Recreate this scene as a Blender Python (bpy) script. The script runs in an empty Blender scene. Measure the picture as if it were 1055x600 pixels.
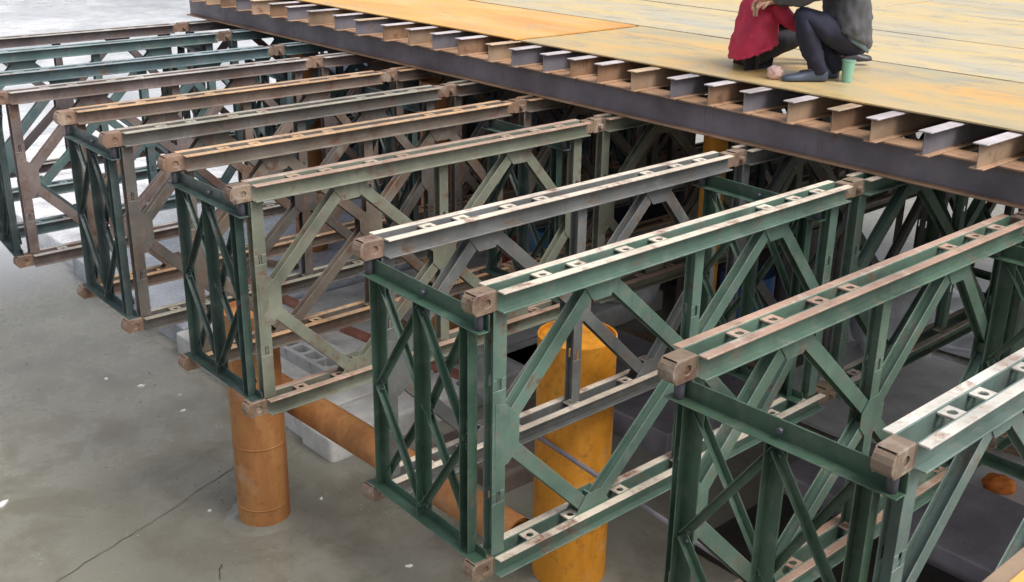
import bpy, bmesh, math, random
from mathutils import Vector, Matrix
random.seed(7)
sc = bpy.context.scene
COL = sc.collection
R = math.radians

# ------------------------------------------------------------------ camera
CAM = Vector((3.447, -2.972, 1.793))
yaw, pit, rol = -0.8354, -0.3672, 0.0158
F = Vector((math.sin(yaw)*math.cos(pit), math.cos(yaw)*math.cos(pit), math.sin(pit)))
RT = Vector((math.cos(yaw), -math.sin(yaw), 0)); UP = RT.cross(F)
r2 = RT*math.cos(rol) + UP*math.sin(rol); u2 = -RT*math.sin(rol) + UP*math.cos(rol)
cam = bpy.data.objects.new('camera', bpy.data.cameras.new('camera')); COL.objects.link(cam)
M = Matrix((r2, u2, -F)).transposed().to_4x4(); M.translation = CAM
cam.matrix_world = M
cam.data.sensor_width = 36; cam.data.lens = 36*1126.5/1055
cam.data.clip_start = .05; cam.data.clip_end = 3000
sc.camera = cam

# ------------------------------------------------------------------ light
SUN_EL, SUN_AZ = 56, 75          # azimuth clockwise from +Y
w = bpy.data.worlds.new('World'); sc.world = w; w.use_nodes = True
nt = w.node_tree; bg = nt.nodes['Background']
sky = nt.nodes.new('ShaderNodeTexSky'); sky.sky_type = 'NISHITA'; sky.sun_disc = False
sky.sun_elevation = R(SUN_EL); sky.sun_rotation = R(SUN_AZ)
sky.air_density = 1.0; sky.dust_density = 5.0; sky.ozone_density = 1.0
hs = nt.nodes.new('ShaderNodeHueSaturation'); hs.inputs['Saturation'].default_value = .35
nt.links.new(sky.outputs[0], hs.inputs['Color']); nt.links.new(hs.outputs[0], bg.inputs[0])
bg.inputs[1].default_value = 0.15
sd = bpy.data.lights.new('sun', 'SUN'); sd.energy = 1.3; sd.angle = R(26); sd.color = (1, .96, .9)
so = bpy.data.objects.new('sun', sd); COL.objects.link(so)
d = Vector((math.sin(R(SUN_AZ))*math.cos(R(SUN_EL)), math.cos(R(SUN_AZ))*math.cos(R(SUN_EL)), math.sin(R(SUN_EL))))
so.rotation_euler = d.to_track_quat('Z', 'Y').to_euler(); so.location = (0, 0, 30)
sc.view_settings.view_transform = 'Standard'; sc.view_settings.look = 'None'
sc.view_settings.gamma = 1; sc.view_settings.exposure = 0.4
sc.view_settings.use_curve_mapping = False

# ------------------------------------------------------------------ materials
def new_mat(name):
    m = bpy.data.materials.new(name); m.use_nodes = True
    n = m.node_tree; b = n.nodes['Principled BSDF']
    return m, n, b
def noise(n, scale, detail=6, rough=.6, vec=None, dist=0):
    t = n.nodes.new('ShaderNodeTexNoise'); t.inputs['Scale'].default_value = scale
    t.inputs['Detail'].default_value = detail; t.inputs['Roughness'].default_value = rough
    t.inputs['Distortion'].default_value = dist
    if vec: n.links.new(vec, t.inputs['Vector'])
    return t.outputs['Fac']
def ramp(n, fac, stops):
    r = n.nodes.new('ShaderNodeValToRGB'); e = r.color_ramp.elements
    while len(e) < len(stops): e.new(.5)
    for k, (p, c) in enumerate(stops):
        e[k].position = p; e[k].color = (*c, 1) if not isinstance(c, (int, float)) else (c, c, c, 1)
    n.links.new(fac, r.inputs[0]); return r.outputs[0]
def mix(n, fac, a, b):
    x = n.nodes.new('ShaderNodeMix'); x.data_type = 'RGBA'
    if isinstance(fac, (int, float)): x.inputs[0].default_value = fac
    else: n.links.new(fac, x.inputs[0])
    for i, v in ((6, a), (7, b)):
        if isinstance(v, tuple): x.inputs[i].default_value = (*v, 1)
        else: n.links.new(v, x.inputs[i])
    return x.outputs[2]
def worldpos(n, scale=(1, 1, 1)):
    g = n.nodes.new('ShaderNodeNewGeometry'); mp = n.nodes.new('ShaderNodeMapping')
    mp.inputs['Scale'].default_value = scale
    n.links.new(g.outputs['Position'], mp.inputs['Vector']); return mp.outputs[0]
def bump(n, b, fac, s=.2, dist=.01):
    k = n.nodes.new('ShaderNodeBump'); k.inputs['Strength'].default_value = s; k.inputs['Distance'].default_value = dist
    n.links.new(fac, k.inputs['Height']); n.links.new(k.outputs[0], b.inputs['Normal'])

def painted(name, c, rust=(.16, .085, .055), amount=.3, rough=.42, dust=(.42, .4, .37), dustamt=.35, metal=0.0):
    """worn paint: base tone, large tonal drift, rust patches, dust film and fine scratches"""
    m, n, b = new_mat(name); v = worldpos(n)
    big = noise(n, 2.3, 4, .55, v); fine = noise(n, 22, 8, .7, v); mid = noise(n, 8, 8, .65, v)
    dark = tuple(x*.62 for x in c); light = tuple(min(1, x*1.35+.01) for x in c)
    base = ramp(n, big, [(.3, dark), (.5, c), (.72, light)])
    base = mix(n, ramp(n, mid, [(.5, 0.), (.74, dustamt)]), base, dust)
    rm = ramp(n, mid, [(max(0, .66-amount*.35), 0.), (.74-amount*.25, 1.)])
    rc = ramp(n, fine, [(.3, tuple(x*.6 for x in rust)), (.6, rust), (.8, tuple(min(1, x*1.5) for x in rust))])
    mm = n.nodes.new('ShaderNodeMath'); mm.operation = 'MULTIPLY'
    f2 = ramp(n, noise(n, 5, 10, .75, v), [(.45, 0.), (.6, 1.)])
    n.links.new(rm, mm.inputs[0]); n.links.new(f2, mm.inputs[1])
    out = mix(n, mm.outputs[0], base, rc)
    st = noise(n, 3, 6, .7, worldpos(n, (9, 9, .9)))
    out = mix(n, ramp(n, st, [(.56, 0.), (.7, .55)]), out, tuple(x*.45+rust[i]*.3 for i, x in enumerate(c)))
    bv = n.nodes.new('ShaderNodeBevel'); bv.samples = 3; bv.inputs['Radius'].default_value = .007
    gg = n.nodes.new('ShaderNodeNewGeometry'); dt = n.nodes.new('ShaderNodeVectorMath'); dt.operation = 'DOT_PRODUCT'
    n.links.new(bv.outputs[0], dt.inputs[0]); n.links.new(gg.outputs['Normal'], dt.inputs[1])
    ed = ramp(n, dt.outputs['Value'], [(.72, 1.), (.96, 0.)])
    em = n.nodes.new('ShaderNodeMath'); em.operation = 'MULTIPLY'; n.links.new(ed, em.inputs[0])
    n.links.new(ramp(n, mid, [(.4, .1), (.6, .75)]), em.inputs[1])
    out = mix(n, em.outputs[0], out, tuple(min(.6, x*1.5+.14) for x in c))
    n.links.new(out, b.inputs['Base Color'])
    n.links.new(ramp(n, fine, [(.3, rough-.1), (.7, rough+.22)]), b.inputs['Roughness'])
    b.inputs['Metallic'].default_value = metal
    bump(n, b, fine, .12, .004)
    return m
def plain(name, c, rough=.6, var=.25, scale=6, bumps=.1):
    m, n, b = new_mat(name); v = worldpos(n)
    f = noise(n, scale, 8, .65, v)
    n.links.new(ramp(n, f, [(.3, tuple(x*(1-var) for x in c)), (.7, tuple(min(1, x*(1+var)) for x in c))]), b.inputs['Base Color'])
    b.inputs['Roughness'].default_value = rough
    bump(n, b, noise(n, scale*8, 6, .6, v), bumps, .003)
    return m
dark_m = plain('dark_hole', (.02, .018, .017), .8)

# ------------------------------------------------------------------ mesh helpers
class MB:
    def __init__(s): s.bm = bmesh.new()
    def box(s, x0, x1, y0, y1, z0, z1, mi=0, m=None, bev=0):
        r = bmesh.ops.create_cube(s.bm, size=1)
        vs = r['verts']
        for v in vs:
            v.co = Vector(((v.co.x+.5)*(x1-x0)+x0, (v.co.y+.5)*(y1-y0)+y0, (v.co.z+.5)*(z1-z0)+z0))
        fs = {f for v in vs for f in v.link_faces}
        for f in fs: f.material_index = mi
        if bev:
            es = {e for v in vs for e in v.link_edges}
            rr = bmesh.ops.bevel(s.bm, geom=list(es), offset=bev, segments=2, affect='EDGES', profile=.5, material=-1)
            vs = list({v for f in rr['faces'] for v in f.verts} | {v for v in vs if v.is_valid})
            for f in {f for v in vs for f in v.link_faces}: f.material_index = mi
        if m:
            for v in vs: v.co = m @ v.co
        return vs
    def holed(s, cx, y0, y1, z0, z1, cy, cz, r, x0, x1, mi=0, m=None, seg=12, axis='X'):
        """plate lying in YZ (axis X) or XY (axis Z) with a round hole through it"""
        per = []
        for k in range(seg):
            a = 2*math.pi*(k+.5)/seg; per.append((math.cos(a), math.sin(a)))
        def outer(ca, sa):
            t = 1e9
            if ca > 1e-6: t = min(t, (y1-cy)/ca)
            if ca < -1e-6: t = min(t, (y0-cy)/ca)
            if sa > 1e-6: t = min(t, (z1-cz)/sa)
            if sa < -1e-6: t = min(t, (z0-cz)/sa)
            return cy+ca*t, cz+sa*t
        # corners snapped
        outs = [outer(*p) for p in per]
        for c in ((y0, z0), (y0, z1), (y1, z0), (y1, z1)):
            k = min(range(seg), key=lambda k: (outs[k][0]-c[0])**2+(outs[k][1]-c[1])**2); outs[k] = c
        def P(a, b, c):
            p = Vector((c, a, b)) if axis == 'X' else Vector((b, a, c))
            return m @ p if m else p
        vi = [[s.bm.verts.new(P(cy+ca*r, cz+sa*r, c)) for ca, sa in per] for c in (x0, x1)]
        vo = [[s.bm.verts.new(P(a, b, c)) for a, b in outs] for c in (x0, x1)]
        for k in range(seg):
            j = (k+1) % seg
            for q in ((vi[0][k], vi[0][j], vo[0][j], vo[0][k]), (vi[1][k], vo[1][k], vo[1][j], vi[1][j]),
                      (vi[0][k], vi[1][k], vi[1][j], vi[0][j]), (vo[0][k], vo[0][j], vo[1][j], vo[1][k])):
                try: f = s.bm.faces.new(q); f.material_index = mi
                except ValueError: pass
    def prism(s, pts, x0, x1, mi=0, m=None):
        """polygon in YZ extruded along X"""
        a = [s.bm.verts.new((m @ Vector((x0, y, z))) if m else Vector((x0, y, z))) for y, z in pts]
        b = [s.bm.verts.new((m @ Vector((x1, y, z))) if m else Vector((x1, y, z))) for y, z in pts]
        n = len(pts); fs = [s.bm.faces.new(a), s.bm.faces.new(b[::-1])]
        for k in range(n): fs.append(s.bm.faces.new((a[k], b[k], b[(k+1) % n], a[(k+1) % n])))
        for f in fs: f.material_index = mi
    def tube(s, p, q, r0, r1=None, seg=24, cap=True, mi=0):
        r1 = r0 if r1 is None else r1
        p, q = Vector(p), Vector(q); dd = q-p; L = dd.length
        rr = bmesh.ops.create_cone(s.bm, cap_ends=cap, segments=seg, radius1=r0, radius2=r1, depth=L)
        mm = Matrix.Translation((p+q)/2) @ dd.to_track_quat('Z', 'Y').to_matrix().to_4x4()
        for v in rr['verts']: v.co = mm @ v.co
        for f in {f for v in rr['verts'] for f in v.link_faces}: f.material_index = mi; f.smooth = len(f.verts) == 4
        return rr['verts']
    def mesh(s, name, mats):
        bmesh.ops.recalc_face_normals(s.bm, faces=s.bm.faces)
        me = bpy.data.meshes.new(name); s.bm.to_mesh(me); s.bm.free()
        for m in (mats if isinstance(mats, (list, tuple)) else [mats]): me.materials.append(m)
        return me
def link(name, me, parent=None, loc=None, rot=None):
    o = bpy.data.objects.new(name, me); COL.objects.link(o)
    if parent: o.parent = parent
    if loc is not None: o.location = loc
    if rot is not None: o.rotation_euler = rot
    return o
def tag(o, label=None, cat=None, group=None, kind=None):
    if label: o['label'] = label
    if cat: o['category'] = cat
    if group: o['group'] = group
    if kind: o['kind'] = kind
    return o
def empty(name, loc=(0, 0, 0), rz=0):
    o = bpy.data.objects.new(name, None); COL.objects.link(o); o.location = loc; o.rotation_euler.z = rz; o.empty_display_size = .1
    return o
def soften(o, wd=.003, seg=1):
    b = o.modifiers.new('bevel', 'BEVEL'); b.width = wd; b.segments = seg; b.limit_method = 'ANGLE'; b.angle_limit = R(40)
    return o

GZ = -3.1     # ground level
# ------------------------------------------------------------------ ground
def ground_material():
    m, n, b = new_mat('wet_mud'); v = worldpos(n)
    big = noise(n, .35, 5, .6, v, .4); mid = noise(n, 2.2, 8, .68, v, .3); fine = noise(n, 24, 8, .7, v)
    base = ramp(n, big, [(.3, (.205, .195, .155)), (.5, (.25, .24, .198)), (.7, (.305, .295, .25))])
    base = mix(n, ramp(n, mid, [(.38, .75), (.54, 0.)]), base, (.185, .17, .13))
    base = mix(n, ramp(n, fine, [(.6, 0.), (.78, .3)]), base, (.45, .44, .41))
    # scuffs and dark smears drawn out in one direction
    vs = worldpos(n, (3.0, 9, 1)); sm = noise(n, 1.1, 9, .72, vs, .8)
    base = mix(n, ramp(n, sm, [(.6, 0.), (.68, .4)]), base, (.13, .13, .11))
    st = noise(n, 1.6, 9, .75, worldpos(n, (1.6, .8, 1)), 1.5)
    base = mix(n, ramp(n, st, [(.6, 0.), (.72, .4)]), base, (.42, .41, .39))
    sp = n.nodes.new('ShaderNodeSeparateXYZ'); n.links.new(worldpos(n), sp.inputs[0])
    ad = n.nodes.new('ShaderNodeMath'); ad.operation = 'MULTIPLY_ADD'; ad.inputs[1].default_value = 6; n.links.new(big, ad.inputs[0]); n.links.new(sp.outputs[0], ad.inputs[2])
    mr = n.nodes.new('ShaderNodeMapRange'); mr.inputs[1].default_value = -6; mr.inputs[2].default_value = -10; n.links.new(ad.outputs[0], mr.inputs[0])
    pale = ramp(n, big, [(.35, (.42, .43, .46)), (.5, (.58, .585, .61)), (.64, (.78, .78, .8))])  # far ground paled in the colour to stand for sky glare
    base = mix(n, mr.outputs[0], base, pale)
    n.links.new(base, b.inputs['Base Color'])
    wet = noise(n, .22, 4, .5, worldpos(n, (1, .5, 1)), .6)
    rw = mix(n, ramp(n, mid, [(.42, 1.), (.56, 0.)]), ramp(n, wet, [(.42, .4), (.56, .25)]), (.13, .13, .13)); n.links.new(rw, b.inputs['Roughness'])
    b.inputs['Specular IOR Level'].default_value = .6
    mm = n.nodes.new('ShaderNodeMath'); mm.operation = 'MULTIPLY_ADD'; mm.inputs[1].default_value = .35
    n.links.new(fine, mm.inputs[0]); n.links.new(mid, mm.inputs[2])
    bump(n, b, mm.outputs[0], .3, .014)
    return m
g = MB()
bmesh.ops.create_grid(g.bm, x_segments=150, y_segments=150, size=1)
from mathutils import noise as mn
for vt in g.bm.verts:
    x, y = vt.co.x, vt.co.y
    X = math.copysign(abs(x)**2.6, x)*420 - 4; Y = math.copysign(abs(y)**2.6, y)*420 + 3
    dist = math.hypot(X+4, Y-3)
    h = mn.noise(Vector((X*.45, Y*.45, 0)))*.022 + mn.noise(Vector((X*1.9, Y*1.9, 3)))*.008
    if dist > 60: h = 0
    vt.co = Vector((X, Y, GZ-.012+h))
for f in g.bm.faces: f.smooth = True
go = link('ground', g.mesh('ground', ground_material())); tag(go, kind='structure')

# hairline crack in the mud, 4 mm proud of it
def strip(name, pts, wdt, mat):
    b = MB(); fine = []
    for a, c in zip(pts, pts[1:]):
        for k in range(8):
            t = k/8; p = Vector(a).lerp(Vector(c), t)
            p.x += random.uniform(-.012, .012); p.y += random.uniform(-.012, .012)
            fine.append(p)
    fine.append(Vector(pts[-1])); prev = None
    for i, p in enumerate(fine):
        q = fine[min(i+1, len(fine)-1)]-fine[max(i-1, 0)]; nn = Vector((-q.y, q.x, 0)).normalized()*wdt*random.uniform(.4, 1)
        z = GZ-.012 + mn.noise(Vector((p.x*.45, p.y*.45, 0)))*.022 + mn.noise(Vector((p.x*1.9, p.y*1.9, 3)))*.008+.006
        cur = (b.bm.verts.new((p.x+nn.x, p.y+nn.y, z)), b.bm.verts.new((p.x-nn.x, p.y-nn.y, z)))
        if prev: b.bm.faces.new((prev[0], cur[0], cur[1], prev[1]))
        prev = cur
    o = link(name, b.mesh(name, mat)); tag(o, kind='structure'); return o
crack_m = plain('crack_dark', (.035, .033, .03), .8)
strip('ground_crack', [(-3.55, -1.4), (-3.71, -.96), (-3.89, -.41), (-4.07, .12), (-4.37, .89), (-4.6, 1.5)], .0042, crack_m)
strip('ground_crack', [(-2.95, -.02), (-3.12, .07)], .005, crack_m)
strip('ground_crack', [(-5.6, -2.2), (-6.1, -1.6), (-6.3, -1.1)], .004, crack_m)

# ------------------------------------------------------------------ truss girders
TOPS = dict(cream=(.7, .6, .48), pink=(.41, .265, .195), rust=(.36, .2, .11), orange=(.55, .33, .17), grey=(.42, .4, .37), olive=(.34, .32, .25), blue=(.25, .31, .34), white=(.68, .65, .58))
def girder_mats(key, paint, top, rust_amt):
    p = painted('paint_'+key, paint, amount=rust_amt, dustamt=.28)
    t = painted('flange_'+key, TOPS[top], rust=(.27, .13, .075), amount=.5, rough=.36, dust=(.72, .68, .6), dustamt=.6)
    l = painted('lug_'+key, tuple(.35*a_+.65*b_ for a_, b_ in zip(paint, (.30, .17, .105))), rust=(.12, .06, .04), amount=.75, rough=.5, dust=(.55, .5, .43), dustamt=.6)
    return [p, t, l]
def channel(b, y0, y1, zc=0):
    for s in (-1, 1):
        a, c = sorted((s*.037, s*.044))
        b.box(a, c, y0, y1, zc-.05, zc+.05, 0)
        a, c = sorted((s*.0445, s*.088))
        b.box(a, c, y0, y1, zc+.0415, zc+.0505, 1)
        b.box(a, c, y0, y1, zc-.0505, zc-.0415, 0)
def chord_mesh(mats, z, first, low=False):
    b = MB()
    channel(b, .057, 2.86, z)
    for y in ((.37, .6, .94, 1.19, 2.1, 2.38, 2.62) if not low else (.33, .62, 1.0, 1.5, 2.0, 2.4, 2.68)):
        hw = .042
        if y == 1.5: b.box(-.0365, .0365, y-hw, y+hw, z+.034, z+.044, 1)
        else: b.holed(0, y-hw, y+hw, -.0365, .0365, y, 0, .02, z+.034, z+.044, 1, axis='Z')
        b.box(-.0365, .0365, y-hw, y+hw, z-.046, z-.036, 0)
    # lugs: near block with pin hole, far block
    for y0, y1, hy in ((-.066, .056, 0.), (2.86, 2.925, None)):
        b.box(-.033, .033, y0+.004, y1, z-.042, z+.044, 2, bev=.006)
        if hy is not None:
            for s in (-1, 1):
                a, c = sorted((s*.0335, s*.042))
                b.holed(0, y0, .05, z-.048, z+.05, 0., z, .021, a, c, 2, axis='X', seg=16)
            b.box(-.0445, .0445, .0505, .056, z-.046, z+.048, 2)
            b.prism([(y0+.001, z-.044), (y0+.001, z+.046), (y0-.012, z+.032), (y0-.02, z+.01), (y0-.018, z-.022)], -.040, .040, 2)
            b.box(-.041, .041, y0+.004, .05, z+.0502, z+.054, 2)
        else:
            b.box(-.044, .044, y0, y1-.0, z-.045, z+.0485, 2, bev=.005); b.tube((-.072, 3.0, z), (.072, 3.0, z), .02, seg=16, mi=2)
    return b.mesh('chord', mats)
def hsec(p, q, fw=.074, dp=.031, mats=None, slots=()):
    """H section lying in the YZ plane between two (y, z) points, flat faces towards +-X"""
    b = MB(); (y0, z0), (y1, z1) = p, q
    L = math.hypot(y1-y0, z1-z0); a = math.atan2(z1-z0, y1-y0)
    m = Matrix.Translation((0, y0, z0)) @ Matrix.Rotation(a, 4, 'X')
    for s in (-1, 1):
        xa, xb = sorted((s*(dp-.005), s*dp))
        cuts = [0]+[v for c in slots for v in (c-.03, c+.03)]+[L]
        for i in range(0, len(cuts), 2): b.box(xa, xb, cuts[i], cuts[i+1], -fw/2, fw/2, 0, m)
        for c in slots:
            b.box(xa, xb, c-.03, c+.03, -fw/2, -.012, 0, m); b.box(xa, xb, c-.03, c+.03, .012, fw/2, 0, m)
    b.box(-(dp-.0055), dp-.0055, .002, L-.002, -.003, .003, 0, m)
    return b.mesh('member', mats)
def panel_data(mats):
    D = {}
    D['top'] = chord_mesh(mats, 0, True); D['bot'] = chord_mesh(mats, -1.4, True, True)
    D['posts'] = [hsec((y, -1.345), (y, -.055), .074 if y == 1.5 else .082, .034, mats, (.32, .92)) for y in (.085, 1.5, 2.78)]
    dg = []
    for i, (a, c) in enumerate([((.13, -.66), (.72, -.055)), ((.78, -.055), (1.46, -.66)), ((1.46, -.74), (.78, -1.345)), ((.72, -1.345), (.13, -.74)),
                                ((1.54, -.66), (2.16, -.055)), ((2.22, -.055), (2.74, -.66)), ((2.74, -.74), (2.22, -1.345)), ((2.16, -1.345), (1.54, -.74))]):
        dg.append(hsec(a, c, .076, .031-.0018*(i % 2), mats))
    D['diags'] = dg
    D['gus'] = []
    G7 = [[(.06, -.52), (.13, -.54), (.21, -.62), (.21, -.79), (.14, -.86), (.06, -.86)],
          [(2.81, -.55), (2.75, -.55), (2.67, -.63), (2.67, -.78), (2.74, -.86), (2.81, -.86)],
          [(1.455, -.6), (1.545, -.6), (1.60, -.66), (1.60, -.74), (1.545, -.8), (1.455, -.8), (1.40, -.74), (1.40, -.66)]]
    for yc in (.75, 2.19):
        G7 += [[(yc-.15, -.045), (yc+.15, -.045), (yc+.06, -.16), (yc-.06, -.16)], [(yc-.13, -1.355), (yc+.13, -1.355), (yc+.05, -1.255), (yc-.05, -1.255)]]
    for poly in G7:
        b = MB()
        for sg in (-1, 1):
            xa, xb = sorted((sg*.0345, sg*.0368)); b.prism(poly, xa, xb, 0)
        cy = sum(q[0] for q in poly)/len(poly); cz = sum(q[1] for q in poly)/len(poly)
        b.box(-.0365, .0365, cy-.006, cy+.006, cz-.03, cz+.03, 0)
        D['gus'].append(b.mesh('gusset_plate', mats))
    return D
GX = [1.94, 1.02, 0., -.92, -2.22, -3.12, -3.99, -4.88, -5.93, -6.81, -8.04, -8.99]
GD = [.112, .109, -.036, .006, -.012, 0, -.029, -.007, -.144, -.05, .0, -.05]
GSPEC = [
 ('a', (0.128, 0.186, 0.166), 'white', 0.35, 'green truss girder with whitish worn top flanges at the right edge, nearest the viewer'),
 ('b', (0.092, 0.154, 0.115), 'pink', 0.40, 'green truss girder with pinkish rusted top flanges, second from the right'),
 ('c', (0.096, 0.16, 0.125), 'cream', 0.35, 'green truss girder with cream top flanges, ending just left of the yellow pile'),
 ('d', (.135, .143, .14), 'cream', 0.50, 'blue-grey truss girder whose lower chord crosses in front of the yellow pile'),
 ('e', (0.173, 0.186, 0.141), 'pink', 0.50, 'olive-grey truss girder ending above the rusty standing pile'),
 ('f', (0.16, 0.134, 0.109), 'orange', 0.65, 'brownish truss girder with orange rusty top edge behind the olive-grey girder'),
 ('g', (0.122, 0.115, 0.105), 'olive', 0.65, 'grey-brown girder with a bright pin hole in its end, bolted to the small left frame'),
 ('h', (0.192, 0.147, 0.122), 'orange', 0.65, 'light brown truss girder, leftmost of those whose upper end is in the photo'),
 ('i', (0.166, 0.134, 0.128), 'grey', 0.60, 'dusty brown girder whose lower chord end juts out at the left edge'),
 ('j', (0.096, 0.147, 0.16), 'blue', 0.40, 'blue-green painted girder, third from the far end of the row'),
 ('k', (0.096, 0.154, 0.154), 'blue', 0.40, 'teal-grey girder with pale top, second from the far end of the row'),
 ('l', (0.115, 0.096, 0.102), 'grey', 0.55, 'dark brown girder farthest from the viewer, beside the bare bright mud'),
]
NP = 4
for gi, (key, paint, top, ra, label) in enumerate(GSPEC):
    mats = girder_mats(key, paint, top, ra); D = panel_data(mats)
    root = empty('truss_girder', (GX[gi], GD[gi], 0)); tag(root, label, 'truss girder', 'parallel truss girders laid side by side under the deck')
    for k in range(NP):
        pn = empty('truss_panel', (0, 3*k, 0)); pn.parent = root
        for me in D['gus']: link('gusset_plate', me, pn)
        soften(link('top_chord', D['top'], pn), .0025); soften(link('bottom_chord', D['bot'], pn), .0025)
        for me in D['posts']: soften(link('post', me, pn), .002)
        for me in D['diags']: soften(link('diagonal', me, pn), .002)

# ------------------------------------------------------------------ bracing frames between pairs
def frame_parts(wd, mats):
    """frame in XZ plane facing -Y; x from 0 to wd"""
    P = []
    def L(x0, z0, x1, z1, wdt, yb, th=.005, leg=.028):
        b = MB(); Ln = math.hypot(x1-x0, z1-z0); a = math.atan2(z1-z0, x1-x0)
        m = Matrix.Translation((x0, yb, z0)) @ Matrix.Rotation(-a, 4, 'Y')
        b.box(0, Ln, 0, th, -wdt/2, wdt/2, 0, m)
        for e_ in (.03, Ln-.03): b.tube(m @ Vector((e_, -.0005, .004)), m @ Vector((e_, -.012, .004)), .009, seg=6, mi=1)
        b.box(.0005, Ln-.0005, -leg, -.0002, -wdt/2, -wdt/2+th, 0, m)
        return b
    b = MB(); b.box(-.05, wd+.04, 0, .007, -.142, -.058, 0); b.box(-.05, wd+.04, -.06, -.0003, -.142, -.136, 0)
    for x in (0, wd): b.tube((x, -.024, -.135), (x, -.024, -.052), .021, seg=16, mi=1)
    b.tube((wd/2, .004, -.1), (wd/2, -.02, -.1), .014, seg=6, mi=1); P.append(('top_rail', b))
    b = MB(); b.box(-.03, wd+.03, 0, .007, -1.35, -1.30, 0); b.box(-.03, wd+.03, -.07, -.0003, -1.35, -1.344, 0); P.append(('bottom_rail', b))
    for x in (.075, wd/2, wd-.085):
        b = MB(); b.box(x-.035, x+.035, -.0015, -.0075+.0145, -1.298, -.143, 0); b.box(x-.035, x-.03, -.05, -.002, -1.342, -.144, 0)
        if x > wd/2+.1: b.box(x+.03, x+.035, -.05, -.002, -1.342, -.144, 0)
        P.append(('post', b))
    xl, xm, xr = .075, wd/2, wd-.085; zt, zm, zb = -.17, -.73, -1.28
    for i, (p, q) in enumerate([((xl, zt), (xm, zm)), ((xm, zm), (xr, zb)), ((xr, zt+.1), (xm, zm)), ((xm, zm), (xl, zb)),
                    ((xm, zt), (xl, zm)), ((xl, zm), (xm, zb)), ((xm, zt), (xr, zm)), ((xr, zm), (xm, zb))]):
        P.append(('brace', L(*p, *q, .036, .016+.006*(i % 3) if i < 4 else -.012-.006*(i % 2))))
    return [(nm, b.mesh(nm, mats)) for nm, b in P]
FR = [(1, 0, (.045, .088, .057), 'green bracing frame between the two nearest girder ends, bottom right'),
      (3, 2, (.042, .088, .06), 'green bracing frame between girder ends just left of the yellow pile'),
      (5, 4, (.038, .068, .058), 'dark green bracing frame standing above the rusty pile'),
      (7, 6, (.045, .07, .068), 'dark teal bracing frame at the left, with a narrow lattice'),
      (9, 8, (.042, .065, .066), 'dark teal bracing frame cut by the left edge of the photo'),
      (11, 10, (.05, .062, .064), 'bracing frame between the two farthest girders')]
bolt_m = plain('bolt_steel', (.06, .06, .075), .45)
for (l, r, c, lab) in FR:
    fm = painted('frame_paint_%d' % l, c, amount=.12, dustamt=.15, rough=.38)
    wd = GX[r]-GX[l]; parts = frame_parts(wd, [fm, bolt_m]); dy = (GD[l]+GD[r])/2
    for j, y in enumerate((.034, 2.70, 5.86)):
        if l == 11 and j == 0: yy = y
        root = empty('bracing_frame', (GX[l], y+dy, 0), math.atan2(GD[r]-GD[l], wd))
        if j == 0: tag(root, lab, 'frame', 'bracing frames at the girder ends')
        else:
            w1 = {1: 'two nearest', 3: 'cream-topped green and the blue-grey', 5: 'olive-grey and the orange-edged', 7: 'two left grey-brown', 9: 'dusty brown and the far blue-green', 11: 'two farthest'}[l]
            if j == 1: tag(root, 'bracing frame by the deck beam between the %s girders' % w1, 'frame', 'bracing frames by the deck beam')
            else: tag(root, 'bracing frame deep under the deck between the %s girders' % w1, 'frame', 'bracing frames in the dark under the deck')
        for nm, me in parts: soften(link(nm, me, root), .002)

# ------------------------------------------------------------------ deck: beam, joists, plates
def skew(x): return -.017*(x+3)
beam_m = painted('beam_steel', (.185, .165, .19), rust=(.2, .12, .07), amount=.2, rough=.4, dustamt=.12, dust=(.3, .27, .25))
beam_f = painted('beam_flange', (.38, .23, .14), rust=(.25, .12, .06), amount=.5, rough=.5, dustamt=.2)
def ibeam_x(x0, x1, h=.22, fw=.2, tf=.014, cuts=3):
    b = MB()
    b.box(x0, x1, .0, fw, 0, tf, 1); b.box(x0, x1, 0, fw, h-tf, h, 1); b.box(x0, x1, fw/2-.045, fw/2-.035, tf+.0005, h-tf-.0005, 0)
    return b
BZ = .0515
for y, x0, x1, lab in ((3.20, -9.62, 6.6, 'long grey steel deck beam with rusty flanges lying across the girders'), (7.6, -9.55, 6.6, 'second deck beam hidden in the dark farther under the deck')):
    root = link('deck_beam', None if False else ibeam_x(x0, x1).mesh('deck_beam', [beam_m, beam_f]), None, (0, y-.017*3, BZ)); root.rotation_euler.z = -.017
    tag(root, lab, 'steel beam'); soften(root, .004, 2)
JX = [-7.3, -6.95, -6.51, -6.06, -5.64, -5.19, -4.83, -4.47, -4.10, -3.69, -3.37, -3.02, -2.72, -2.42, -2.05, -1.67, -1.34, -1.03, -.65, -.32, -.02, .37, .72]
JY = {-.02: 3.05, .37: 2.97, .72: 2.93, -.65: 3.09, -.32: 3.09}
allx = sorted(set([-9.5, -9.14, -8.77, -8.4, -8.04, -7.67] + JX + [1.08, 1.44, 1.8, 2.16, 2.5, 2.9, 3.25, 3.6, 4.0, 4.35, 4.7, 5.1, 5.5, 5.9]))
jmats = [painted('joist_rust', (.23, .14, .085), rust=(.17, .08, .04), amount=.5, rough=.5, dustamt=.2),
         painted('joist_grey', (.15, .145, .17), rust=(.2, .11, .06), amount=.3, rough=.42, dustamt=.1),
         painted('joist_brown', (.3, .21, .14), rust=(.22, .12, .07), amount=.4, rough=.5, dustamt=.2)]
jtop = painted('joist_flange_top', (.5, .45, .46), rust=(.4, .28, .2), amount=.15, rough=.35, dustamt=.3, dust=(.8, .76, .74))
jtopr = painted('joist_flange_rusty', (.5, .36, .24), rust=(.3, .16, .09), amount=.4, rough=.4, dustamt=.4)
pick = [0, 1, 2, 1, 1, 0, 2, 1, 0, 2, 1, 1, 0, 0, 2, 1, 0, 1, 2, 0, 2, 1, 2]
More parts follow.
